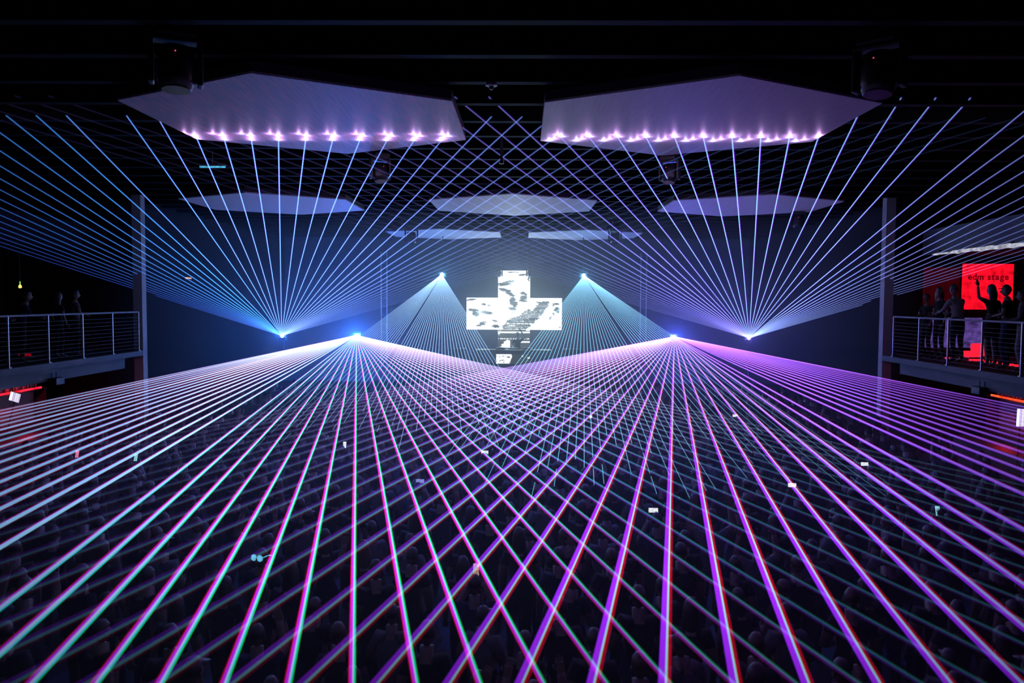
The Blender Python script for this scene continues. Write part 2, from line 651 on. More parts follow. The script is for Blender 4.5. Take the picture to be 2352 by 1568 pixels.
def blob(u, v, cu, cv, ru, rv, ang=0.0):
    c, s = cos(ang), sin(ang)
    x, y = (u - cu) * c + (v - cv) * s, -(u - cu) * s + (v - cv) * c
    return max(0.0, 1 - (x / ru) ** 2 - (y / rv) ** 2)


DARKS = [(850, 152, 90, 8, 0), (1000, 188, 70, 14, -.1), (740, 322, 110, 22, 0), (690, 345, 60, 6, 0), (810, 288, 100, 14, -.12), (750, 410, 110, 22, .25), (820, 465, 75, 24, .5),
         (1020, 460, 60, 22, .35), (1020, 520, 55, 40, 0), (880, 600, 50, 50, .6), (860, 680, 60, 26, .2), (890, 640, 30, 30, 0), (1000, 560, 70, 16, .1), (850, 560, 40, 60, .5), (870, 740, 30, 40, 0),
         (300, 700, 100, 20, .08), (330, 750, 60, 40, .3), (480, 735, 100, 26, .12), (440, 615, 30, 18, .2), (520, 630, 20, 8, 0), (430, 890, 60, 26, -.35), (360, 920, 30, 12, 0),
         (260, 552, 75, 14, -.1), (600, 850, 40, 14, .2), (620, 930, 60, 24, .1), (1480, 605, 60, 12, 0), (1450, 625, 16, 16, 0), (1495, 690, 38, 44, .3), (1440, 750, 22, 14, .6), (1400, 810, 14, 28, .2), (1520, 720, 40, 10, -.6),
         (1330, 580, 70, 10, 0), (1240, 585, 40, 12, .2), (1090, 240, 16, 50, 0), (1545, 940, 14, 14, 0)]
TRI = [(740, 905), (800, 830), (960, 770), (1095, 672), (1120, 715), (1250, 600), (1280, 575), (1392, 575), (1340, 680), (1250, 790), (1190, 850), (1060, 968), (720, 975)]


def inside(u, v, P):
    r = False
    j = len(P) - 1
    for i in range(len(P)):
        (xi, yi), (xj, yj) = P[i], P[j]
        if (yi > v) != (yj > v) and u < (xj - xi) * (v - yi) / (yj - yi) + xi:
            r = not r
        j = i
    return r


def screen_value(u, v):
    """brightness of the glitch picture at (u, v), in the cross's own raster (about 6 cells per photo pixel)"""
    n1 = mnoise.noise(Vector((u * .012, v * .045, 3.1)))
    n2 = mnoise.noise(Vector((u * .05, v * .13, 7.7)))
    wu, wv = u + 26 * n1 + 18 * n2, v + 10 * n2
    val = 1.0
    for (cu, cv, ru, rv, a) in DARKS:
        b = blob(wu, wv, cu, cv, ru, rv, a)
        if b > max(.03, .12 + .35 * n2):
            val = min(val, .08 + .35 * max(0, .6 - b) + .12 * n1)
    if v < 980 and inside(wu, wv, TRI):
        band = mnoise.noise(Vector((u * .004, v * .11, 1.3)))
        val = min(val, .14 + .3 * max(0, band))
        if band < -.18:
            val = .03
        if n2 > .4 and v > 700:
            val = .9
        if abs(v - 893) < 7 and mnoise.noise(Vector((u * .05, 4, 9))) > -.1:
            val = .95
        if abs(v - 925) < 7 and 800 < u < 900:
            val = .95
    if v >= 980 and u < 1115 and u > 640:
        val = .05 + .03 * n1
        if v < 1040 and u < 900:
            val = .1
        if 1008 < v < 1026 or (v < 995 and u > 1050) or (1143 < v < 1164 and u > 960):
            val = .95
        if 1100 < v < 1116 and mnoise.noise(Vector((u * .06, 2, 5))) > -.05:
            val = .9
        if 1125 < v and u < 830 and wv > 1240 - (wu - 640) * .9 and blob(wu, wv, 730, 1215, 120, 110) > 0:
            val = 1.0
            if abs((wv - 1240) + (wu - 650) * 1.05) < 12:
                val = .1
        if u < 700 and blob(u, v, 665, 1010, 26, 60) > .3 and n2 > -.1:
            val = .8
    return max(0.0, min(1.0, val))


m_led, N, L = node_mat('led_picture')
out = N.new('ShaderNodeOutputMaterial')
e_ = N.new('ShaderNodeEmission')
at = N.new('ShaderNodeAttribute')
at.attribute_name = 'picture'
L.new(at.outputs['Color'], e_.inputs[0])
e_.inputs[1].default_value = 1.25
L.new(e_.outputs[0], out.inputs[0])
m_led.cycles.emission_sampling = 'NONE'


def led_module(name, u0, u1, v0, v1, parent, org, cell=8, fn=screen_value):
    """a flat LED face standing in the xz plane; raster units are 1/6.27 photo pixel"""
    k = PX / 6.27
    nu, nv = max(1, int((u1 - u0) / cell)), max(1, int((v1 - v0) / cell))
    vs = [((u0 + (u1 - u0) * i / nu - org[0]) * k, 0, -(v0 + (v1 - v0) * j / nv - org[1]) * k) for j in range(nv + 1) for i in range(nu + 1)]
    fs, cs = [], []
    for j in range(nv):
        for i in range(nu):
            a = j * (nu + 1) + i
            fs.append((a, a + nu + 1, a + nu + 2, a + 1))
            g = fn(u0 + (u1 - u0) * (i + .5) / nu, v0 + (v1 - v0) * (j + .5) / nv)
            cs += [g * .93, g * .97, g, 1.0] * 4
    me = bpy.data.meshes.new(name)
    me.from_pydata(vs, [], fs)
    me.color_attributes.new('picture', 'FLOAT_COLOR', 'CORNER').data.foreach_set('color', cs)
    return link(name, me, m_led, parent)


scr = empty('led_screen', (-.06, 38, 4.2))
tag(scr, 'bright white cross-shaped LED screen with grey glitch picture behind the performer', 'screen')
ORG = (880, 752)
for (u0, u1, v0, v1) in [(648, 1110, 130, 520), (195, 648, 520, 980), (648, 1110, 520, 980), (1110, 1568, 520, 980), (648, 1110, 980, 1240)]:
    led_module('led_module', u0, u1, v0, v1, scr, ORG)
k_ = PX / 6.27
mb = MB()
for (u0, u1, v0, v1) in [(648, 1110, 130, 520), (195, 648, 520, 980), (648, 1110, 520, 980), (1110, 1568, 520, 980), (648, 1110, 980, 1240)]:
    mb.box((((u0 + u1) / 2 - ORG[0]) * k_, .07, -((v0 + v1) / 2 - ORG[1]) * k_), ((u1 - u0) * k_ - .01, .12, (v1 - v0) * k_ - .01))
mb.build('cabinet', M_black, scr)
for sx in (-.7, .7):
    MB().tube([(sx, .1, 2.0), (sx, .1, Z_CEIL - 4.2)], .03, 8).build('hanger', M_blackmetal, scr)
MB().tube([(0, .18, -2.6), (0, .18, 2.0)], .06, 8).build('support_post', M_blackmetal, scr)

# the booth in front of it
bo = empty('dj_booth', (-.05, 36.0, 1.6))
tag(bo, 'black DJ booth with a strip of LED picture on its front', 'booth')
MB().box((0, 0, 1.0), (3.4, .8, .06), bevel=.01).build('table_top', M_black, bo)
mb = MB()
mb.box((0, .05, .5), (1.6, .6, .96))
for sx in (-1.55, 1.55):
    mb.box((sx, 0, .5), (.08, .7, .96))
mb.build('body', M_black, bo)


def booth_value(u, v):
    n1 = mnoise.noise(Vector((u * .014, v * .06, 13.1)))
    n2 = mnoise.noise(Vector((u * .05, v * .12, 2.2)))
    if u < 862 - abs(v - 1340) * .35 and n1 + .4 * n2 > -.28:
        return 1.0
    if blob(u, v, 1002, 1335, 9, 9) or blob(u, v, 1084, 1356, 26, 9) > max(.1, .2 + n2):
        return .9
    return .03


bf = led_module('led_front', 645, 1110, 1308, 1436, bo, (880, 1372), 8, booth_value)
bf.location = (.0, -.27, .62)
mb = MB()
for sx in (-.6, 0, .6):
    mb.box((sx, .02, 1.07), (.42, .36, .08), bevel=.015)
    mb.lathe([(.11, 0), (.11, .015)], (sx, .0, 1.11), 14)
mb.build('decks', M_black, bo)

# stage speakers either side of the booth
for sx, lab in ((-2.6, 'black stage monitor speaker left of the booth'), (2.6, 'black stage monitor speaker right of the booth')):
    e = empty('stage_speaker', (sx, 35.6, 1.6))
    tag(e, lab, 'speaker', 'stage monitors')
    MB().box((0, 0, .55), (.8, .7, 1.1), bevel=.03).build('cabinet', M_black, e)
    MB().lathe([(.3, 0), (.3, .02), (.24, .04), (.06, -.02)], (0, -.34, .4), 18, Matrix.Rotation(pi / 2, 3, 'X')).build('woofer', M_blackmetal, e)
    MB().lathe([(.12, 0), (.12, .02), (.05, .0)], (0, -.34, .85), 14, Matrix.Rotation(pi / 2, 3, 'X')).build('horn', M_blackmetal, e)

# truss towers
for sx, lab in ((-5.96, 'thin ladder truss tower left of the screen'), (5.82, 'thin ladder truss tower right of the screen')):
    e = empty('truss_tower', (sx, 36.2, 1.6))
    tag(e, lab, 'truss', 'truss towers')
    for cx_ in (-.13, .13):
        MB().tube([(cx_, 0, 0), (cx_, 0, 5.4)], .022, 6).build('chord', M_steel, e)
    for q in range(14):
        MB().tube([(-.13, 0, .2 + q * .39), (.13, 0, .2 + q * .39)], .012, 5).build('rung', M_steel, e)
    MB().box((0, 0, .02), (.5, .5, .04)).build('base_plate', M_blackmetal, e)

# ------------------------------------------------------------------ moving heads under the ceiling


def moving_head(x, y, z, s, label, tilt, pan, parts=True):
    """z = height of the head's centre"""
    e = empty('moving_head', (x, y, z))
    tag(e, label, 'stage light', 'moving head lights')
    top = Z_JOIST - z
    R = Matrix.Rotation(pan, 3, 'Z')
    MB().box((0, 0, .34 * s), (.36 * s, .3 * s, .16 * s), R, bevel=.02).build('base', M_black, e)
    MB().tube([(0, 0, .42 * s), (0, 0, max(top, .45 * s))], .025, 6).build('clamp', M_blackmetal, e)
    mb = MB()
    for sx in (-1, 1):
        mb.box(R @ Vector((sx * .21 * s, 0, .06 * s)), (.05 * s, .16 * s, .44 * s), R, bevel=.015)
    mb.box((0, 0, .25 * s), (.46 * s, .17 * s, .05 * s), R, bevel=.015)
    mb.build('yoke', M_black, e)
    T = R @ Matrix.Rotation(tilt, 3, 'X')
    MB().lathe([(.07 * s, -.2 * s), (.15 * s, -.17 * s), (.17 * s, -.02 * s), (.165 * s, .12 * s), (.14 * s, .2 * s)], (0, 0, 0), 18, T).build('head', M_black, e, smooth=True)
    MB().lathe([(.125 * s, .2 * s), (.125 * s, .215 * s)], (0, 0, 0), 16, T).build('lens', M_glass, e)
    MB().ball(R @ Vector((0, -.19 * s, .1 * s)), .008, 8, 6).build('status_light', M_redspot, e)
    return e


moving_head(-3.66, 9.3, 7.55, 1.25, 'large dark moving head light hanging at the left end of the near left panel', 3.04, .4)
moving_head(4.42, 9.3, 7.5, 1.2, 'large dark moving head light hanging at the right end of the near right panel', 2.96, -.7)
moving_head(-2.48, 15.9, 7.4, .9, 'dark moving head light just beyond the near left panel', 2.92, .6)
moving_head(3.24, 15.9, 7.4, .9, 'dark moving head light just beyond the near right panel', 2.92, -.6)
moving_head(-4.0, 27.0, 7.4, 1.0, 'dark moving head light between the middle and far panels, left of the screen', 2.96, .3)
moving_head(3.4, 27.0, 7.4, 1.0, 'dark moving head light between the middle and far panels, right of the screen', 2.96, -.3)
moving_head(8.99, 25.3, 7.4, 1.0, 'dark moving head light beyond the middle row right panel', 2.96, -.3)
moving_head(-4.12, 32.0, 7.35, 1.15, 'dark moving head light silhouetted against the far left panel', 3.08, .2)
moving_head(4.02, 32.0, 7.4, 1.15, 'dark moving head light silhouetted against the far right panel', 3.08, -.2)
moving_head(-.78, 37.6, 6.1, .75, 'small dark stage light at the top left corner of the cross screen', 3.12, .2)
moving_head(.68, 37.6, 6.1, .75, 'small dark stage light at the top right corner of the cross screen', 3.12, -.2)

# small ceiling fittings
e = empty('smoke_detector', (-.05, 10.25, 7.6))
tag(e, 'small round ceiling detector with a pale ring between the two near panels', 'detector')
MB().lathe([(.05, .06), (.075, .03), (.075, .0), (.04, -.01)], (0, 0, 0), 18).build('ring', M_steel, e)
MB().lathe([(.03, .0), (.03, -.03), (.018, -.05)], (0, 0, 0), 12).build('sensor', M_black, e)
MB().tube([(0, 0, .06), (0, 0, Z_CEIL - 7.6)], .012, 6).build('stem', M_blackmetal, e)
e = empty('hanging_bracket', (-.03, 14.3, 7.35))
tag(e, 'thin dark hanging bracket between the near panels', 'bracket')
MB().box((0, 0, .25), (.05, .05, .6)).build('stem', M_blackmetal, e)
MB().box((0, 0, -.02), (.09, .05, .05)).build('clip', M_steel, e)
e = empty('glow_strip', (-5.7, 15.6, 7.44))
tag(e, 'short cyan strip light under the ceiling below the near left panel', 'light')
MB().box((0, 0, 0), (.5, .05, .03), bevel=.008).build('glow_body', glow('cyan_strip', (.1, .55, .9), .7, .5, 14), e)
MB().box((0, 0, .04), (.52, .07, .04), bevel=.008).build('housing', M_black, e)
MB().tube([(0, 0, .05), (0, 0, .5)], .012, 6).build('stem', M_blackmetal, e)
e = empty('amber_sign', (-11.85, 28.9, 5.6))
tag(e, 'small row of amber lights high on the left stage wall', 'sign')
MB().box((.0, 0, 0), (.05, .6, .12)).build('backing', M_black, e)
M_amber = glow('amber_bulb', (1.0, .55, .35), 1.0)
for q in range(6):
    MB().ball((.04, -.22 + .085 * q, 0), (.02, .03, .03 if q % 2 else .022), 8, 6).build('bulb', M_amber, e)

# ------------------------------------------------------------------ balcony railings


def railing(sgn, y0, y1, step, label):
    e = empty('balcony_railing', (sgn * 11.06, y1, Z_B))
    tag(e, label, 'railing', 'balcony railings')
    H = 1.16
    MB().tube([(0, 0, H), (0, y0 - y1, H)], .026, 8).build('top_rail', M_steel, e)
    n = int((y1 - y0) / step) + 1
    pm = MB()
    pm.box((0, 0, H / 2), (.045, .03, H))
    pm.box((0, 0, .01), (.09, .09, .02))
    pme = pm.mesh('post')
    pme.materials.append(M_steel)
    for q in range(n):
        o = link('post', pme, None, e)
        o.location = (0, -q * step, 0)
    cm = MB()
    cm.tube([(0, 0, 0), (0, y0 - y1, 0)], .004, 4)
    cme = cm.mesh('cable')
    cme.materials.append(M_wire)
    for q in range(10):
        o = link('cable', cme, None, e)
        o.location = (0, 0, .1 + .1 * q)
    return e


railing(-1, 6.5, 23.5, 1.5, 'cable railing with steel posts along the left balcony')
railing(1, 6.5, 23.1, 1.48, 'cable railing with steel posts along the right balcony')

# fittings on the fascias
for sgn, y, lab in ((-1, 19.2, 'small dark wash light clipped under the left balcony fascia'), (1, 18.6, 'small dark wash light clipped under the right balcony fascia')):
    e = empty('fascia_light', (sgn * 11.0, y, 2.86))
    tag(e, lab, 'stage light', 'fascia lights')
    MB().box((0, 0, -.02), (.2, .36, .18), bevel=.02).build('body', M_black, e)
    for q in (-.1, .1):
        MB().tube([(sgn * .06, q, .06), (sgn * .06, q, .2)], .012, 6).build('bracket', M_blackmetal, e)
# pale duct-like strip along the right header, its brightness given as emission
e = empty('glow_strip', (13.02, 21.6, 6.36))
tag(e, 'long rough white glowing strip along the beam above the right balcony', 'light')
mb = MB()
pts, rad = [], []
rr = random.Random(2)
for q in range(40):
    pts.append((rr.uniform(-.01, .01), -6.0 + 9.3 * q / 39, rr.uniform(-.012, .012)))
    rad.append(.055 + rr.uniform(-.012, .012) - (.035 if q > 34 else 0))
mb.tube(pts, rad, 8)
mb.build('glow_body', glow('rough_white', (.8, .8, .95), .5, .6, 5), e)
for q in range(8):
    MB().box((0, -5.5 + 1.2 * q, .07), (.05, .06, .06)).build('clip', M_blackmetal, e)

# ------------------------------------------------------------------ people
SKIN = mat('skin', (0.09, 0.06, 0.046), 0.6, vary=.1)
HAIRM = [mat('dark_hair', (0.012, 0.009, 0.008), 0.5), mat('brown_hair', (0.04, 0.022, 0.014), 0.5), mat('fair_hair', (0.2, 0.13, 0.07), 0.5)]
CLOTH = {n: mat(n + '_cloth', [q * .6 for q in c], 0.85, scale=20, spec=.15) for n, c in
         dict(black=(.012, .012, .014), navy=(.015, .02, .05), grey=(.09, .09, .1), maroon=(.06, .012, .02), white=(.35, .35, .37), denim=(.03, .045, .08), pale=(.22, .2, .22)).items()}
M_shoe = mat('shoe_leather', (.015, .012, .012), .5)
M_eye = mat('eye', (.02, .015, .015), .2)
M_lip = mat('lips', (.22, .07, .07), .5)


def pose(**kw):
    J = dict(pelvis=(0, 0, .95), waist=(0, .01, 1.1), chest=(0, 0, 1.3), neck=(0, 0, 1.47), head=(0, .02, 1.56),
             shl=(-.17, 0, 1.42), shr=(.17, 0, 1.42), ell=(-.24, -.02, 1.15), elr=(.24, -.02, 1.15), wrl=(-.23, .08, .92), wrr=(.23, .08, .92),
             hpl=(-.09, 0, .9), hpr=(.09, 0, .9), knl=(-.1, .03, .5), knr=(.11, .03, .5), anl=(-.11, -.02, .09), anr=(.12, -.02, .09), tol=(-.13, .15, .035), tor=(.14, .15, .035))
    J.update(kw)
    return {k: Vector(v) for k, v in J.items()}


RAD = dict(pelvis=(.15, .115), waist=(.13, .1), chest=(.165, .11), neck=(.058, .06), head=(.06, .06), sh=(.07, .07), el=(.044, .044), wr=(.028, .03), hp=(.095, .1), kn=(.062, .062), an=(.042, .045), to=(.034, .03))
BONES = [('pelvis', 'waist'), ('waist', 'chest'), ('chest', 'neck'), ('neck', 'head'), ('chest', 'shl'), ('chest', 'shr'), ('shl', 'ell'), ('shr', 'elr'), ('ell', 'wrl'), ('elr', 'wrr'),
         ('pelvis', 'hpl'), ('pelvis', 'hpr'), ('hpl', 'knl'), ('hpr', 'knr'), ('knl', 'anl'), ('knr', 'anr'), ('anl', 'tol'), ('anr', 'tor')]


def bone_mat(a, b, t, style):
    if b in ('head',):
        return 2
    if a in ('ell', 'elr'):
        return 0 if style.get('long') else 2
    if a in ('shl', 'shr'):
        return 0 if t < .55 or style.get('long') else 2
    if a in ('anl', 'anr'):
        return 3
    if a in ('knl', 'knr', 'hpl', 'hpr'):
        if style.get('dress'):
            return 0 if a[0] == 'h' and t < .7 else 2
        return 1 if t < .9 else (3 if a[0] == 'k' else 1)
    if a == 'pelvis' and b in ('hpl', 'hpr'):
        return 0 if style.get('dress') else 1
    if a == 'chest' and b == 'neck':
        return 0 if t < .8 else 2
    return 0


def grow(J, fem, sub):
    names = list(J)
    me = bpy.data.meshes.new('skeleton')
    me.from_pydata([J[n] for n in names], [(names.index(a), names.index(b)) for a, b in BONES], [])
    o = bpy.data.objects.new('skeleton', me)
    COL.objects.link(o)
    o.modifiers.new('skin', 'SKIN').use_smooth_shade = True
    sv = me.skin_vertices[0].data
    for i, n in enumerate(names):
        k = n if n in RAD else n[:2]
        rx, ry = RAD[k]
        f = 1.0
        if fem:
            f = {'waist': .82, 'chest': .86, 'sh': .85, 'el': .85, 'wr': .9, 'pelvis': 1.03}.get(k, .92)
        sv[i].radius = (rx * f, ry * f)
        sv[i].use_root = n == 'pelvis'
    if sub:
        s_ = o.modifiers.new('sub', 'SUBSURF')
        s_.levels = sub
        s_.render_levels = sub
    dg = bpy.context.evaluated_depsgraph_get()
    m = bpy.data.meshes.new_from_object(o.evaluated_get(dg))
    bpy.data.objects.remove(o)
    bpy.data.meshes.remove(me)
    return m


def head_bm(bm, c, look, fem, mats, lod):
    """skull, jaw, nose, ears, eyes, mouth; look = forward direction"""
    f = Vector(look).normalized()
    r = f.cross(Vector((0, 0, 1))).normalized()
    u = r.cross(f)
    R = Matrix((r, f, u)).transposed()
    c = Vector(c)

    def addball(p, rad, nu, nv, mi, fn=None):
        g = bmesh.ops.create_uvsphere(bm, u_segments=nu, v_segments=nv, radius=1)
        for v in g['verts']:
            q = Vector((v.co.x * rad[0], v.co.y * rad[1], v.co.z * rad[2]))
            if fn:
                q = fn(q, v.co)
            v.co = c + R @ (q + Vector(p))
        for fc in {x for v in g['verts'] for x in v.link_faces}:
            fc.material_index = mi
            fc.smooth = True

    def skull(q, n):
        if n.z < 0:      # taper to the chin
            q.x *= 1 + .28 * n.z
            if n.y > 0:
                q.y *= 1 + .05 * n.z
            else:
                q.y *= 1 + .35 * n.z
        return q
    addball((0, 0, 0), (.074, .095, .118), 14 if lod else 8, 10 if lod else 6, mats['skin'], skull)
    addball((0, .096, -.02), (.013, .02, .026), 6, 5, mats['skin'])
    for s_ in (-1, 1):
        addball((s_ * .076, -.005, -.012), (.012, .02, .032), 6, 5, mats['skin'])
        if lod:
            addball((s_ * .03, .083, .008), (.013, .009, .009), 8, 6, mats['eye'])
    if lod:
        addball((0, .084, -.062), (.024, .008, .009), 8, 5, mats['lip'])


def hand_bm(bm, wr, el, mi, lod, curl=.35, up=None):
    """palm, four fingers of unequal length and a thumb from the palm's side"""
    d = (wr - el).normalized()
    side = d.cross(Vector((0, 1, 0)))
    side = side.normalized() if side.length > .2 else Vector((1, 0, 0))
    nrm = side.cross(d)

    def tube(pts, rads, n=5):
        rings = []
        for i, p in enumerate(pts):
            dd = (pts[min(i + 1, len(pts) - 1)] - pts[max(i - 1, 0)]).normalized()
            a = dd.orthogonal().normalized()
            b = dd.cross(a)
            rings.append([bm.verts.new(p + (a * cos(2 * pi * k / n) + b * sin(2 * pi * k / n)) * rads[i]) for k in range(n)])
        fs = [bm.faces.new((r0[k], r0[(k + 1) % n], r1[(k + 1) % n], r1[k])) for r0, r1 in zip(rings, rings[1:]) for k in range(n)]
        fs += [bm.faces.new(rings[0][::-1]), bm.faces.new(rings[-1])]
        for f in fs:
            f.material_index = mi
            f.smooth = True
    base = wr + d * .005
    M = Matrix.Translation(base + d * .042) @ Matrix((side, d, nrm)).transposed().to_4x4() @ Matrix.Diagonal((.078, .095, .03, 1))
    g = bmesh.ops.create_cube(bm, size=1, matrix=M)
    fcs = list({f for v in g['verts'] for f in v.link_faces})
    if lod:
        es = list({e for v in g['verts'] for e in v.link_edges})
        fcs += bmesh.ops.bevel(bm, geom=es, offset=.011, segments=2, affect='EDGES', profile=.5)['faces']
    for f in fcs:
        if f.is_valid:
            f.material_index = mi
    for q, ln in zip((-.029, -.0095, .0095, .029), (.062, .074, .07, .054)):
        p0 = base + d * .075 + side * q
        d1 = (d * cos(curl) + nrm * sin(curl))
        d2 = (d * cos(curl * 2.2) + nrm * sin(curl * 2.2))
        tube([p0, p0 + d * .02, p0 + d * .02 + d1 * ln * .45, p0 + d * .02 + d1 * ln * .45 + d2 * ln * .4], [.0095, .009, .008, .006], 5 if lod else 4)
    t0 = base + d * .025 + side * .034
    dt = (d * .6 + side * .7 + nrm * .3).normalized()
    tube([t0, t0 + dt * .035, t0 + dt * .035 + (d * .9 + nrm * .4).normalized() * .028], [.012, .0105, .0075], 5 if lod else 4)


def person_mesh(J, style, lod=1):
    fem = style.get('fem')
    body = grow(J, fem, 1 if lod else 0)
    segs = [(a, b, J[a], J[b]) for a, b in BONES]
    bm = bmesh.new()
    bm.from_mesh(body)
    bpy.data.meshes.remove(body)
    for f in bm.faces:
        c = f.calc_center_median()
        best, bd = None, 1e9
        for a, b, A, B in segs:
            ab = B - A
            t = max(0, min(1, (c - A).dot(ab) / ab.length_squared))
            dd = (A + ab * t - c).length
            if dd < bd:
                bd, best = dd, (a, b, t)
        f.material_index = bone_mat(*best, style)
        f.smooth = True
    mats = dict(skin=2, eye=4, lip=5)
    hc = J['head'] + Vector((0, .015, .1))
    head_bm(bm, hc, style.get('look', (0, 1, 0)), fem, mats, lod)
    for s_ in 'lr':
        hand_bm(bm, J['wr' + s_], J['el' + s_], 2, lod)
    if style.get('dress'):      # flared skirt below the hips
        prof = [(.155, .98), (.19, .85), (.21, .68)]
        rings = [[bm.verts.new((r_ * cos(2 * pi * k / 14), r_ * .8 * sin(2 * pi * k / 14), z)) for k in range(14)] for r_, z in prof]
        for r0, r1 in zip(rings, rings[1:]):
            for k in range(14):
                fc = bm.faces.new((r0[k], r1[k], r1[(k + 1) % 14], r0[(k + 1) % 14]))
                fc.material_index = 0
                fc.smooth = True
    me = bpy.data.meshes.new('person')
    bm.to_mesh(me)
    bm.free()
    for m in (CLOTH[style['top']], CLOTH[style['low']], SKIN, M_shoe, M_eye, M_lip):
        me.materials.append(m)
    return me


def hair_mesh(J, style, lod=1):
    f = Vector(style.get('look', (0, 1, 0))).normalized()
    r = f.cross(Vector((0, 0, 1))).normalized()
    R = Matrix((r, f, r.cross(f))).transposed()
    c = J['head'] + Vector((0, .015, .1))
    bm = bmesh.new()
    g = bmesh.ops.create_uvsphere(bm, u_segments=14 if lod else 8, v_segments=10 if lod else 6, radius=1)
    lng = style.get('hair') == 'long'
    for v in g['verts']:
        n = v.co.copy()
        q = Vector((n.x * .084, n.y * .104, n.z * .13 + .008))
        if n.y > .25 and n.z < .45:           # leave the face open
            q *= .82
            q.y -= .03
        elif n.z < -.2:
            if lng:
                k = min(1, (-n.z - .2) / .8)
                q.z -= .26 * k
                q.x *= 1.45 - .1 * k
                q.y = q.y * .8 - .03 - .03 * k
                q.x += .006 * sin(7 * n.x + 3 * k)
            else:
                q *= .9
                q.z += .035
        v.co = c + R @ q
    if style.get('hair') == 'cap':            # baseball cap brim
        M = Matrix.Translation(c + R @ Vector((0, .1, .05))) @ R.to_4x4() @ Matrix.Diagonal((.13, .09, .012, 1))
        bmesh.ops.create_cube(bm, size=1, matrix=M)
    me = bpy.data.meshes.new('hair')
    bm.to_mesh(me)
    bm.free()
    for p in me.polygons:
        p.use_smooth = True
    me.materials.append(HAIRM[style.get('hm', 0)])
    return me


def make_person(J, style, label, loc, rz, scale, group=None, lod=1):
    o = link('person', person_mesh(J, style, lod))
    tag(o, label, 'person', group)
    o.location = loc
    o.rotation_euler = (0, 0, rz)
    o.scale = (scale,) * 3
    h = link('hair', hair_mesh(J, style, lod), None, o)
    return o


P_STAND = pose()
P_UP1 = pose(elr=(.27, .1, 1.5), wrr=(.21, .16, 1.76))
P_UP1L = pose(ell=(-.3, .06, 1.46), wrl=(-.22, .14, 1.72), elr=(.25, .06, 1.17), wrr=(.14, .26, 1.2))
P_UP2 = pose(ell=(-.3, .06, 1.52), wrl=(-.24, .12, 1.79), elr=(.3, .08, 1.54), wrr=(.26, .14, 1.81))
P_PHONE = pose(elr=(.22, .2, 1.36), wrr=(.08, .33, 1.6), ell=(-.22, .2, 1.34), wrl=(-.07, .33, 1.58))
P_BENT = pose(elr=(.26, .02, 1.17), wrr=(.12, .26, 1.15), ell=(-.26, .02, 1.17), wrl=(-.12, .26, 1.12), knl=(-.12, .07, .5))
P_LEAN = pose(chest=(0, .06, 1.28), neck=(0, .1, 1.44), head=(0, .13, 1.53), shl=(-.17, .06, 1.4), shr=(.17, .06, 1.4), ell=(-.24, .18, 1.18), wrl=(-.16, .4, 1.12), elr=(.24, .18, 1.18), wrr=(.16, .4, 1.12))

# --- performer behind the booth
make_person(pose(elr=(-.33, .02, 1.62), shr=(.16, 0, 1.43), wrr=(-.16, .1, 1.86)) if False else
            pose(ell=(-.34, .05, 1.56), wrl=(-.16, .08, 1.83), elr=(.26, .1, 1.18), wrr=(.2, .34, 1.1)),
            dict(top='black', low='black', hair='short'), 'DJ in black behind the booth with one arm raised before the screen', (.12, 36.75, 1.6), pi, 1.0)

# --- right balcony
RB = [((11.75, 22.6), 1.62, 1.9, P_BENT, dict(top='black', low='black', hair='short'), 'dark-haired person by the column end of the right balcony, low behind the rail'),
      ((11.85, 22.1), 1.78, 1.75, P_STAND, dict(top='black', low='black', hair='long', fem=1, look=(-.6, .8, 0)), 'woman in black with long dark hair in front of the dim red banner'),
      ((11.75, 21.0), 1.86, .3, P_LEAN, dict(top='pale', low='black', hair='short', long=1), 'man in a pale shirt seen from behind between the two red banners'),
      ((11.9, 19.75), 1.8, .35, pose(ell=(-.34, .05, 1.5), wrl=(-.3, .12, 1.76)), dict(top='black', low='black', hair='long', fem=1, dress=1), 'woman with long dark hair raising a bent arm before the bright red banner'),
      ((11.85, 19.05), 1.78, .8, P_BENT, dict(top='black', low='denim', hair='cap'), 'man in a cap beside the woman with the raised arm'),
      ((11.75, 18.3), 1.66, .9, P_BENT, dict(top='grey', low='pale', hair='short', long=1), 'person in a grey top at the frame edge of the right balcony')]
for (x, y), ht, rz, J, stl, lab in RB:
    make_person(J, stl, lab, (x, y, Z_B), rz, ht * 1.13 / 1.79)
# --- left balcony, hardly lit
LB = [((-11.7, 21.3), 1.78, -.7, P_BENT, dict(top='grey', low='black', hair='short'), 'dim figure in grey standing nearest the column on the left balcony'),
      ((-11.75, 20.6), 1.72, -.4, P_STAND, dict(top='black', low='black', hair='long', fem=1), 'dim woman with long hair second from the column on the left balcony'),
      ((-11.7, 19.0), 1.76, -.9, P_LEAN, dict(top='navy', low='black', hair='short', long=1), 'dim figure leaning on the left balcony rail, third from the column'),
      ((-11.7, 17.8), 1.74, -.7, P_LEAN, dict(top='black', low='black', hair='short', long=1), 'dim figure leaning on the left balcony rail at the frame edge')]
for (x, y), ht, rz, J, stl, lab in LB:
    make_person(J, stl, lab, (x, y, Z_B), rz, ht / 1.79)

# --- the crowd on the dance floor
CV = [(P_STAND, dict(top='black', low='black', hair='short')), (P_UP1, dict(top='navy', low='black', hair='short')),
      (P_UP2, dict(top='grey', low='denim', hair='short', hm=1)), (P_STAND, dict(top='black', low='black', hair='long', fem=1)),
      (P_UP1L, dict(top='maroon', low='black', hair='long', fem=1, hm=1)), (P_BENT, dict(top='grey', low='black', hair='cap')),
      (P_BENT, dict(top='black', low='denim', hair='short', hm=1)), (P_PHONE, dict(top='navy', low='black', hair='short'))]
CM = [(person_mesh(J, s_, 0), hair_mesh(J, s_, 0)) for J, s_ in CV]


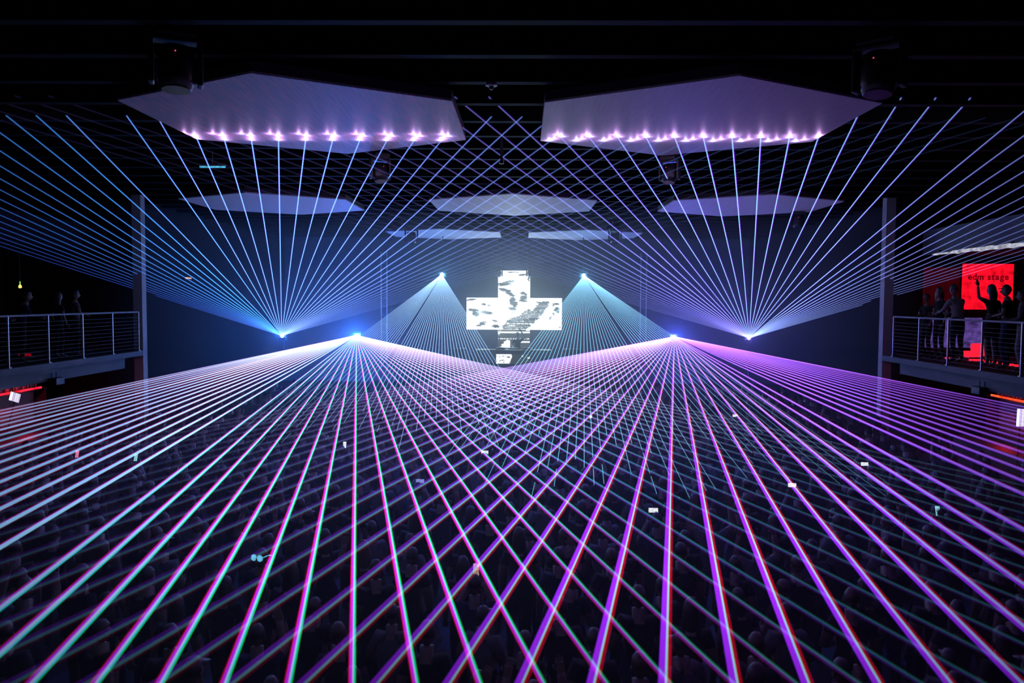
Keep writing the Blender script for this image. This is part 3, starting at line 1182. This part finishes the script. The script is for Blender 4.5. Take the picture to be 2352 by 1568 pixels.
LOOK = ['clubgoer in black with short hair', 'clubgoer in navy, one arm raised', 'clubgoer in grey, both arms raised', 'woman in black with long hair', 'woman in maroon, one arm raised',
        'clubgoer in grey with a cap', 'clubgoer in black, hands before the chest', 'clubgoer holding a phone']


def crowd_person(x, y, v, rz, sc, label=None, group=None):
    if label is None:
        zone = ('front' if y < 8.2 else 'second' if y < 10.5 else 'third' if y < 12.5 else 'fourth' if y < 14.5 else 'rear') + ' rows, ' + \
               ('far left' if x < -6.5 else 'left' if x < -3 else 'centre left' if x < 0 else 'centre right' if x < 3 else 'right' if x < 6.5 else 'far right')
        group = 'crowd on the dance floor, ' + zone
        label = LOOK[v] + ', in the crowd, ' + zone
    o = bpy.data.objects.new('person', CM[v][0])
    tag(o, label, 'person', group)
    o.location = (x, y, 0)
    o.rotation_euler = (0, 0, rz)
    o.scale = (sc,) * 3
    COL.objects.link(o)
    h = bpy.data.objects.new('hair', CM[v][1])
    COL.objects.link(h)
    h.parent = o
    return o


rc = random.Random(11)
taken = []
# phones held up in the crowd: (pixel-derived place, label, size, landscape, glow kind)
M_phone = {k: glow('phone_screen_' + k, c, s_, m_, 60, False) for k, c, s_, m_ in
           [('white', (.9, .92, 1), .9, .6), ('blue', (.35, .4, 1), .6, .7), ('warm', (.9, .6, .5), .35, .9), ('cyan', (.35, .85, 1), .7, .5), ('pink', (1, .25, .5), .7, .5)]}
PHONES = [((-.16, 9.2), 'warm', 0, 'dim upright phone held up in the middle of the near crowd'),
          ((5.0, 13.6), 'white', 1, 'bright sideways phone held up right of centre in the crowd'),
          ((-.39, 16.1), 'white', 1, 'bright sideways phone held up in the centre of the crowd under the beam crossing'),
          ((-1.4, 13.7), 'blue', 1, 'bluish sideways phone held up just left of centre'),
          ((2.35, 11.9), 'white', 1, 'small sideways phone held low between violet beams right of centre'),
          ((6.2, 21.8), 'white', 1, 'small white phone far back in the crowd on the right'),
          ((-3.5, 17.2), 'white', 0, 'small upright white phone left of centre under the green beams'),
          ((2.2, 21.2), 'white', 0, 'tiny white phone in the far crowd right of centre'),
          ((7.0, 15.4), 'white', 1, 'small phone in the crowd toward the right balcony'),
          ((6.6, 11.9), 'cyan', 0, 'small cyan phone between purple beams at right'),
          ((-8.7, 16.0), 'pink', 0, 'small red-pink phone screen in the left crowd'),
          ((-7.3, 15.6), 'cyan', 0, 'tiny pale green phone in the left crowd')]
for (x, y), kind, land, lab in PHONES:
    sc = rc.uniform(.97, 1.03)
    px_, py_ = x - .0, y - .37 * sc
    taken.append((px_, py_))
    crowd_person(px_, py_, 7, 0, sc, 'clubgoer holding the ' + lab.replace(' held up', '').replace(' held low', ''), 'crowd holding phones')
    e = empty('phone', (x, y - .03, 1.74 * sc))
    e.rotation_euler = (-.35, 0, 0)
    tag(e, lab, 'phone', 'phones in the crowd')
    sx, sz = (.15, .075) if land else (.075, .15)
    MB().box((0, 0, 0), (sx, .009, sz), bevel=.004).build('case', M_black, e)
    MB().box((0, -.0056, 0), (sx - .008, .002, sz - .008)).build('display', M_phone[kind], e)

# glasses on one head, their cyan given as emission
gx, gy = -2.86, 9.75
taken.append((gx, gy))
crowd_person(gx, gy, 0, pi - .35, 1.0, 'clubgoer wearing the glowing cyan glasses in the near left crowd', 'crowd holding phones')
e = empty('cyan_glasses', (gx, gy, 1.69), pi - .35)
tag(e, 'glowing cyan glasses worn by someone turned round in the near left crowd', 'glasses')
M_cy = glow('cyan_glow', (.15, .6, .9), .8, .4, 30, False)
for s_ in (-1, 1):
    MB().lathe([(.04, -.006), (.04, .006), (.012, .006), (.012, -.006)], (s_ * .045, .115, 0), 14, Matrix.Rotation(pi / 2, 3, 'X')).build('rim', M_cy, e)
    MB().tube([(s_ * .08, .11, .01), (s_ * .092, .0, .012), (s_ * .09, -.06, -.01)], .005, 5).build('temple', M_cy, e)
MB().tube([(-.012, .118, .006), (.012, .118, .006)], .004, 5).build('bridge', M_cy, e)

n_ind = len(taken)
far_spots = []
y = 5.9
row = 0
while y < 30.5:
    halfw = 10.4
    x = -halfw + (row % 2) * .4
    while x < halfw:
        px_, py_ = x + rc.uniform(-.2, .2), y + rc.uniform(-.2, .2)
        vis = abs(px_ - CAM.x) < (py_ + .5) * .66
        ok = all((px_ - a) ** 2 + (py_ - b) ** 2 > .3 for a, b in taken)
        if vis and ok:
            v = rc.choices(range(8), [6, 1.2, .8, 5, 1, 3, 3, 0])[0]
            rz, sc = rc.uniform(-.5, .5), rc.uniform(.92, 1.05)
            if n_ind < 300:
                crowd_person(px_, py_, v, rz, sc)
                n_ind += 1
            else:
                far_spots.append((px_, py_, v, rz, sc))
        x += .82
    y += .78
    row += 1

# the far rows, past three hundred: one mesh, still whole figures
fb = bmesh.new()
for (x, y, v, rz, sc) in far_spots[::1]:
    M = Matrix.Translation((x, y, 0)) @ Matrix.Rotation(rz, 4, 'Z') @ Matrix.Scale(sc, 4)
    for src in CM[v]:
        n0 = len(fb.verts)
        fb.from_mesh(src)
        fb.verts.ensure_lookup_table()
        bmesh.ops.transform(fb, matrix=M, verts=fb.verts[n0:])
fme = bpy.data.meshes.new('crowd')
fb.to_mesh(fme)
fb.free()
fc = link('crowd', fme, [CLOTH['black'], CLOTH['navy'], SKIN, M_shoe, M_eye, M_lip])
tag(fc, 'dark far rows of the crowd packed up to the stage', 'crowd', None, 'stuff')

# ------------------------------------------------------------------ right balcony furnishing
M_ban = glow('red_banner_light', (1.0, 0.004, 0.02), 1.0, .55, 4)
M_ban2 = glow('dim_red_banner_light', (1.0, 0.01, 0.08), .028, .5, 3)
M_banink = glow('dark_red_ink', (.25, 0.0, .01), .5, sampled=False)


def banner(name, label, x0, x1, z0, z1, y, m, text=None):
    e = empty(name, ((x0 + x1) / 2, y, z0))
    tag(e, label, 'banner')
    MB().box((0, 0, (z1 - z0) / 2), (x1 - x0, .03, z1 - z0), bevel=.006).build('sheet', m, e)
    for zz in (.0, z1 - z0):
        MB().tube([(-(x1 - x0) / 2 - .04, .02, zz), ((x1 - x0) / 2 + .04, .02, zz)], .025, 6).build('bar', M_black, e)
    MB().tube([(0, .03, z1 - z0), (0, .03, 6.38 - z0)], .01, 5).build('hanger', M_black, e)
    if text:
        xs = -.63
        for ch in text:
            if ch == ' ':
                xs += .11
                continue
            cu = bpy.data.curves.new('letter', 'FONT')
            cu.body = ch
            cu.size = .275
            cu.extrude = .004
            cu.offset = .006
            o = bpy.data.objects.new('letter', cu)
            COL.objects.link(o)
            dg = bpy.context.evaluated_depsgraph_get()
            me = bpy.data.meshes.new_from_object(o.evaluated_get(dg))
            bpy.data.objects.remove(o)
            me.materials.clear()
            t = link('letter', me, M_banink, e)
            lo, hi = min(v.co.x for v in me.vertices), max(v.co.x for v in me.vertices)
            t.location = (xs - lo, -.022, (z1 - z0) - .5)
            t.rotation_euler = (pi / 2, 0, 0)
            xs += hi - lo + .022


banner('banner', 'bright red backlit banner with dark lettering at the end of the right balcony', 14.22, 15.82, 4.66, 6.1, 25.4, M_ban, 'edm stage')
banner('banner', 'dim red backlit banner left of the bright one, behind the woman with long hair', 13.0, 14.14, 4.72, 5.98, 25.4, M_ban2)
e = empty('purple_backdrop', (14.0, 25.5, Z_B))
tag(e, 'low violet glowing panel standing for a lit backdrop, glimpsed between legs on the right balcony', 'screen')
MB().box((0, 0, .62), (1.9, .05, .95), bevel=.01).build('display', glow('violet_backdrop_glow', (.38, .2, 1.0), .2, .7, 5), e)  # violet light on the backdrop, put in as a glowing panel
MB().box((0, .05, .62), (1.96, .04, 1.0)).build('glow_panel_backing', M_black, e)
MB().box((0, .04, .07), (1.5, .1, .14)).build('foot', M_black, e)
for (x, y, z0, s_, lab) in [(13.25, 23.0, 0, (.38, .3, .17), 'red glowing cube stool on the right balcony, lower block'), (13.72, 23.5, 0, (.3, .3, .36), 'taller red glowing cube stool behind the lower one on the right balcony')]:
    e = empty('light_cube', (x, y, Z_B))
    tag(e, lab, 'stool', 'glowing cube stools')
    MB().box((0, 0, s_[2] / 2 + .02), s_, bevel=.03).build('shell', M_red, e)
    MB().box((0, 0, .01), (.28, .28, .02)).build('base', M_black, e)
FL = [(12.6, 21.6, .36, 'long red floor light strip behind the legs on the right balcony'), (12.6, 21.1, .1, 'small red floor spot beside the long red strip on the right balcony'),
      (12.6, 20.75, .12, 'second small red floor spot right of the long strip'), (12.6, 20.3, .12, 'third small red floor spot right of the long strip'),
      (12.6, 20.05, .1, 'fourth small red floor spot right of the long strip'), (12.6, 19.8, .12, 'last small red floor spot right of the long strip, nearest the frame edge'),
      (12.2, 22.3, .1, 'lone red floor spot left of the long strip, at the foot of a railing post')]
for x, y, lw, lab in FL:
    e = empty('floor_glow', (x, y, Z_B))
    tag(e, lab, 'floor light', 'red floor lights')
    MB().box((0, 0, .035), (lw, .1, .05), bevel=.015).build('lens', M_red, e)
    MB().box((0, 0, .006), (lw + .04, .14, .012)).build('trim_ring', M_black, e)
ORD = ['first', 'second', 'third', 'fourth']
for q, (x, y) in enumerate([(-13.4, 18.2), (-13.2, 19.3), (-13.1, 19.8), (-12.9, 21.0)]):
    e = empty('floor_glow', (x, y, Z_B))
    tag(e, 'faint red reflection put in as glow, left balcony carpet, %s from the frame edge' % ORD[q], 'floor light', 'red reflections on the left balcony')
    MB().box((0, 0, .05), (.3 if q in (0, 3) else .12, .1, .06), bevel=.015).build('lens', M_reddim, e)  # red reflections on the carpet, imitated by dim glowing bars
    MB().box((0, 0, .006), (.34, .14, .012)).build('trim_ring', M_black, e)
lamp('balcony_red_light', (14.3, 21.5, 5.7), 6, (1, .02, .06))
lamp('balcony_red_light', (-14.3, 20.5, 5.7), 1.5, (1, .02, .08))
e = empty('hanging_lamp', (-11.9, 19.3, 5.15))
tag(e, 'tiny yellow-green hanging lamp above the left balcony', 'lamp')
MB().lathe([(.018, -.05), (.04, -.03), (.03, .02), (.012, .04)], (0, 0, 0), 10).build('shade', glow('yellow_lamp', (1, .8, .2), 1.1, .3, 40), e)
MB().lathe([(.012, .04), (.016, .09), (.008, .12)], (0, 0, 0), 8).build('cap', glow('green_lamp', (.3, .9, .1), .7), e)
MB().tube([(0, 0, .12), (0, 0, Z_JOIST - 5.15)], .004, 5).build('cord', M_black, e)

# ------------------------------------------------------------------ bars under the balconies
M_bar = mat('bar_wood', (.04, .02, .02), .5)
M_bottle = [mat('bottle_brown', (.06, .03, .015), .15), mat('bottle_green', (.02, .06, .03), .15), mat('bottle_clear', (.3, .25, .25), .1)]
bt = MB()
bt.lathe([(.035, 0), (.036, .02), (.036, .17), (.014, .22), (.013, .28)], (0, 0, 0), 10)
btm = bt.mesh('bottle', True)
btm.materials.append(M_bottle[0])
cap_ = MB().lathe([(.015, .275), (.015, .3)], (0, 0, 0), 8).mesh('cap')
cap_.materials.append(M_steel)
for sgn, side, y0, y1 in ((-1, 'left', 19.0, 24.6), (1, 'right', 18.8, 24.4)):
    e = empty('back_bar', (sgn * 14.7, (y0 + y1) / 2, 0))
    tag(e, 'red-lit back bar shelf under the %s balcony' % side, 'bar', 'bars under the balconies')
    ln = y1 - y0
    MB().box((0, 0, .5), (.6, ln, 1.0), bevel=.01).build('cabinet', M_bar, e)
    MB().box((0, 0, 2.05), (.4, ln, .04), bevel=.008).build('shelf', M_bar, e)
    MB().box((sgn * .22, 0, 1.6), (.04, ln, 1.4)).build('back_panel', mat('bar_back', (.3, .16, .16), .6), e)
    for yy in (-ln / 2 + .05, ln / 2 - .05):
        MB().box((0, yy, 1.55), (.38, .04, 1.1)).build('upright', M_bar, e)
    MB().box((-sgn * .19, 0, 2.1), (.03, ln * .9, .06), bevel=.01).build('led_strip', glow('bar_led_' + side, (1.0, .015, .04) if sgn < 0 else (1.0, .06, .02), 1.5, .7, 4), e)
    lamp('bar_led_light', (sgn * 14.3, (y0 + y1) / 2 - .6, 2.25), 26, (1, .02, .05))
    lamp('bar_led_light', (sgn * 14.3, (y0 + y1) / 2 + 1.4, 2.25), 16, (1, .02, .05))
    rb = random.Random(4)
    for q in range(22):
        b = bpy.data.objects.new('bottle', btm)
        COL.objects.link(b)
        b.location = (sgn * 14.7 + rb.uniform(-.1, .1), y0 + .3 + (ln - .6) * q / 21, 2.07)
        b.scale = (1, 1, rb.uniform(.85, 1.1))
        tag(b, 'bottle in silhouette on the red-lit back bar under the %s balcony' % side, 'bottle', 'bottles on the %s back bar' % side)
        c = bpy.data.objects.new('cap', cap_)
        COL.objects.link(c)
        c.parent = b
    # counter between the bar and the floor
    e = empty('bar_counter', (sgn * 12.9, (y0 + y1) / 2 - 1.2, 0))
    tag(e, 'dark bar counter under the %s balcony' % side, 'bar', 'counters under the balconies')
    MB().box((0, 0, .53), (.5, ln - 1, 1.06)).build('front', M_bar, e)
    MB().box((0, 0, 1.09), (.7, ln - .9, .06), bevel=.015).build('worktop', M_black, e)

# bright displays at the frame edges
M_disp, N, L = node_mat('display_picture')
out = N.new('ShaderNodeOutputMaterial')
em = N.new('ShaderNodeEmission')
tc = N.new('ShaderNodeTexCoord')
vo = N.new('ShaderNodeTexBrick')
vo.inputs['Scale'].default_value = 9
vo.inputs['Color1'].default_value = (.95, .9, 1, 1)
vo.inputs['Color2'].default_value = (.5, .35, .85, 1)
vo.inputs['Mortar'].default_value = (.2, .12, .4, 1)
L.new(tc.outputs['Object'], vo.inputs['Vector'])
L.new(vo.outputs['Color'], em.inputs[0])
em.inputs[1].default_value = .9
L.new(em.outputs[0], out.inputs[0])
M_dw = glow('display_white', (.95, .92, 1), 1.1, sampled=False)


def display(loc, wd, ht, tilt, lab, base_z):
    e = empty('display_screen', loc)
    e.rotation_euler = (0, tilt, 0)
    tag(e, lab, 'screen', 'bright displays at the edges')
    MB().box((0, .02, 0), (wd + .02, .03, ht + .02), bevel=.006).build('case', M_black, e)
    MB().box((wd * .14, 0, 0), (wd * .72, .01, ht)).build('picture', M_disp, e)
    MB().box((-wd * .36, 0, 0), (wd * .26, .01, ht)).build('bright_band', M_dw, e)
    MB().tube([(0, .03, -ht / 2), (0, .05, base_z - loc[2])], .012, 6).build('stem', M_black, e)


display((-12.75, 20.3, 2.3), .27, .23, .28, 'tilted bright tablet display on the bar counter under the left balcony', 1.12)
display((11.62, 18.0, 2.3), .21, .4, .03, 'upright bright display panel under the right balcony', 1.12)
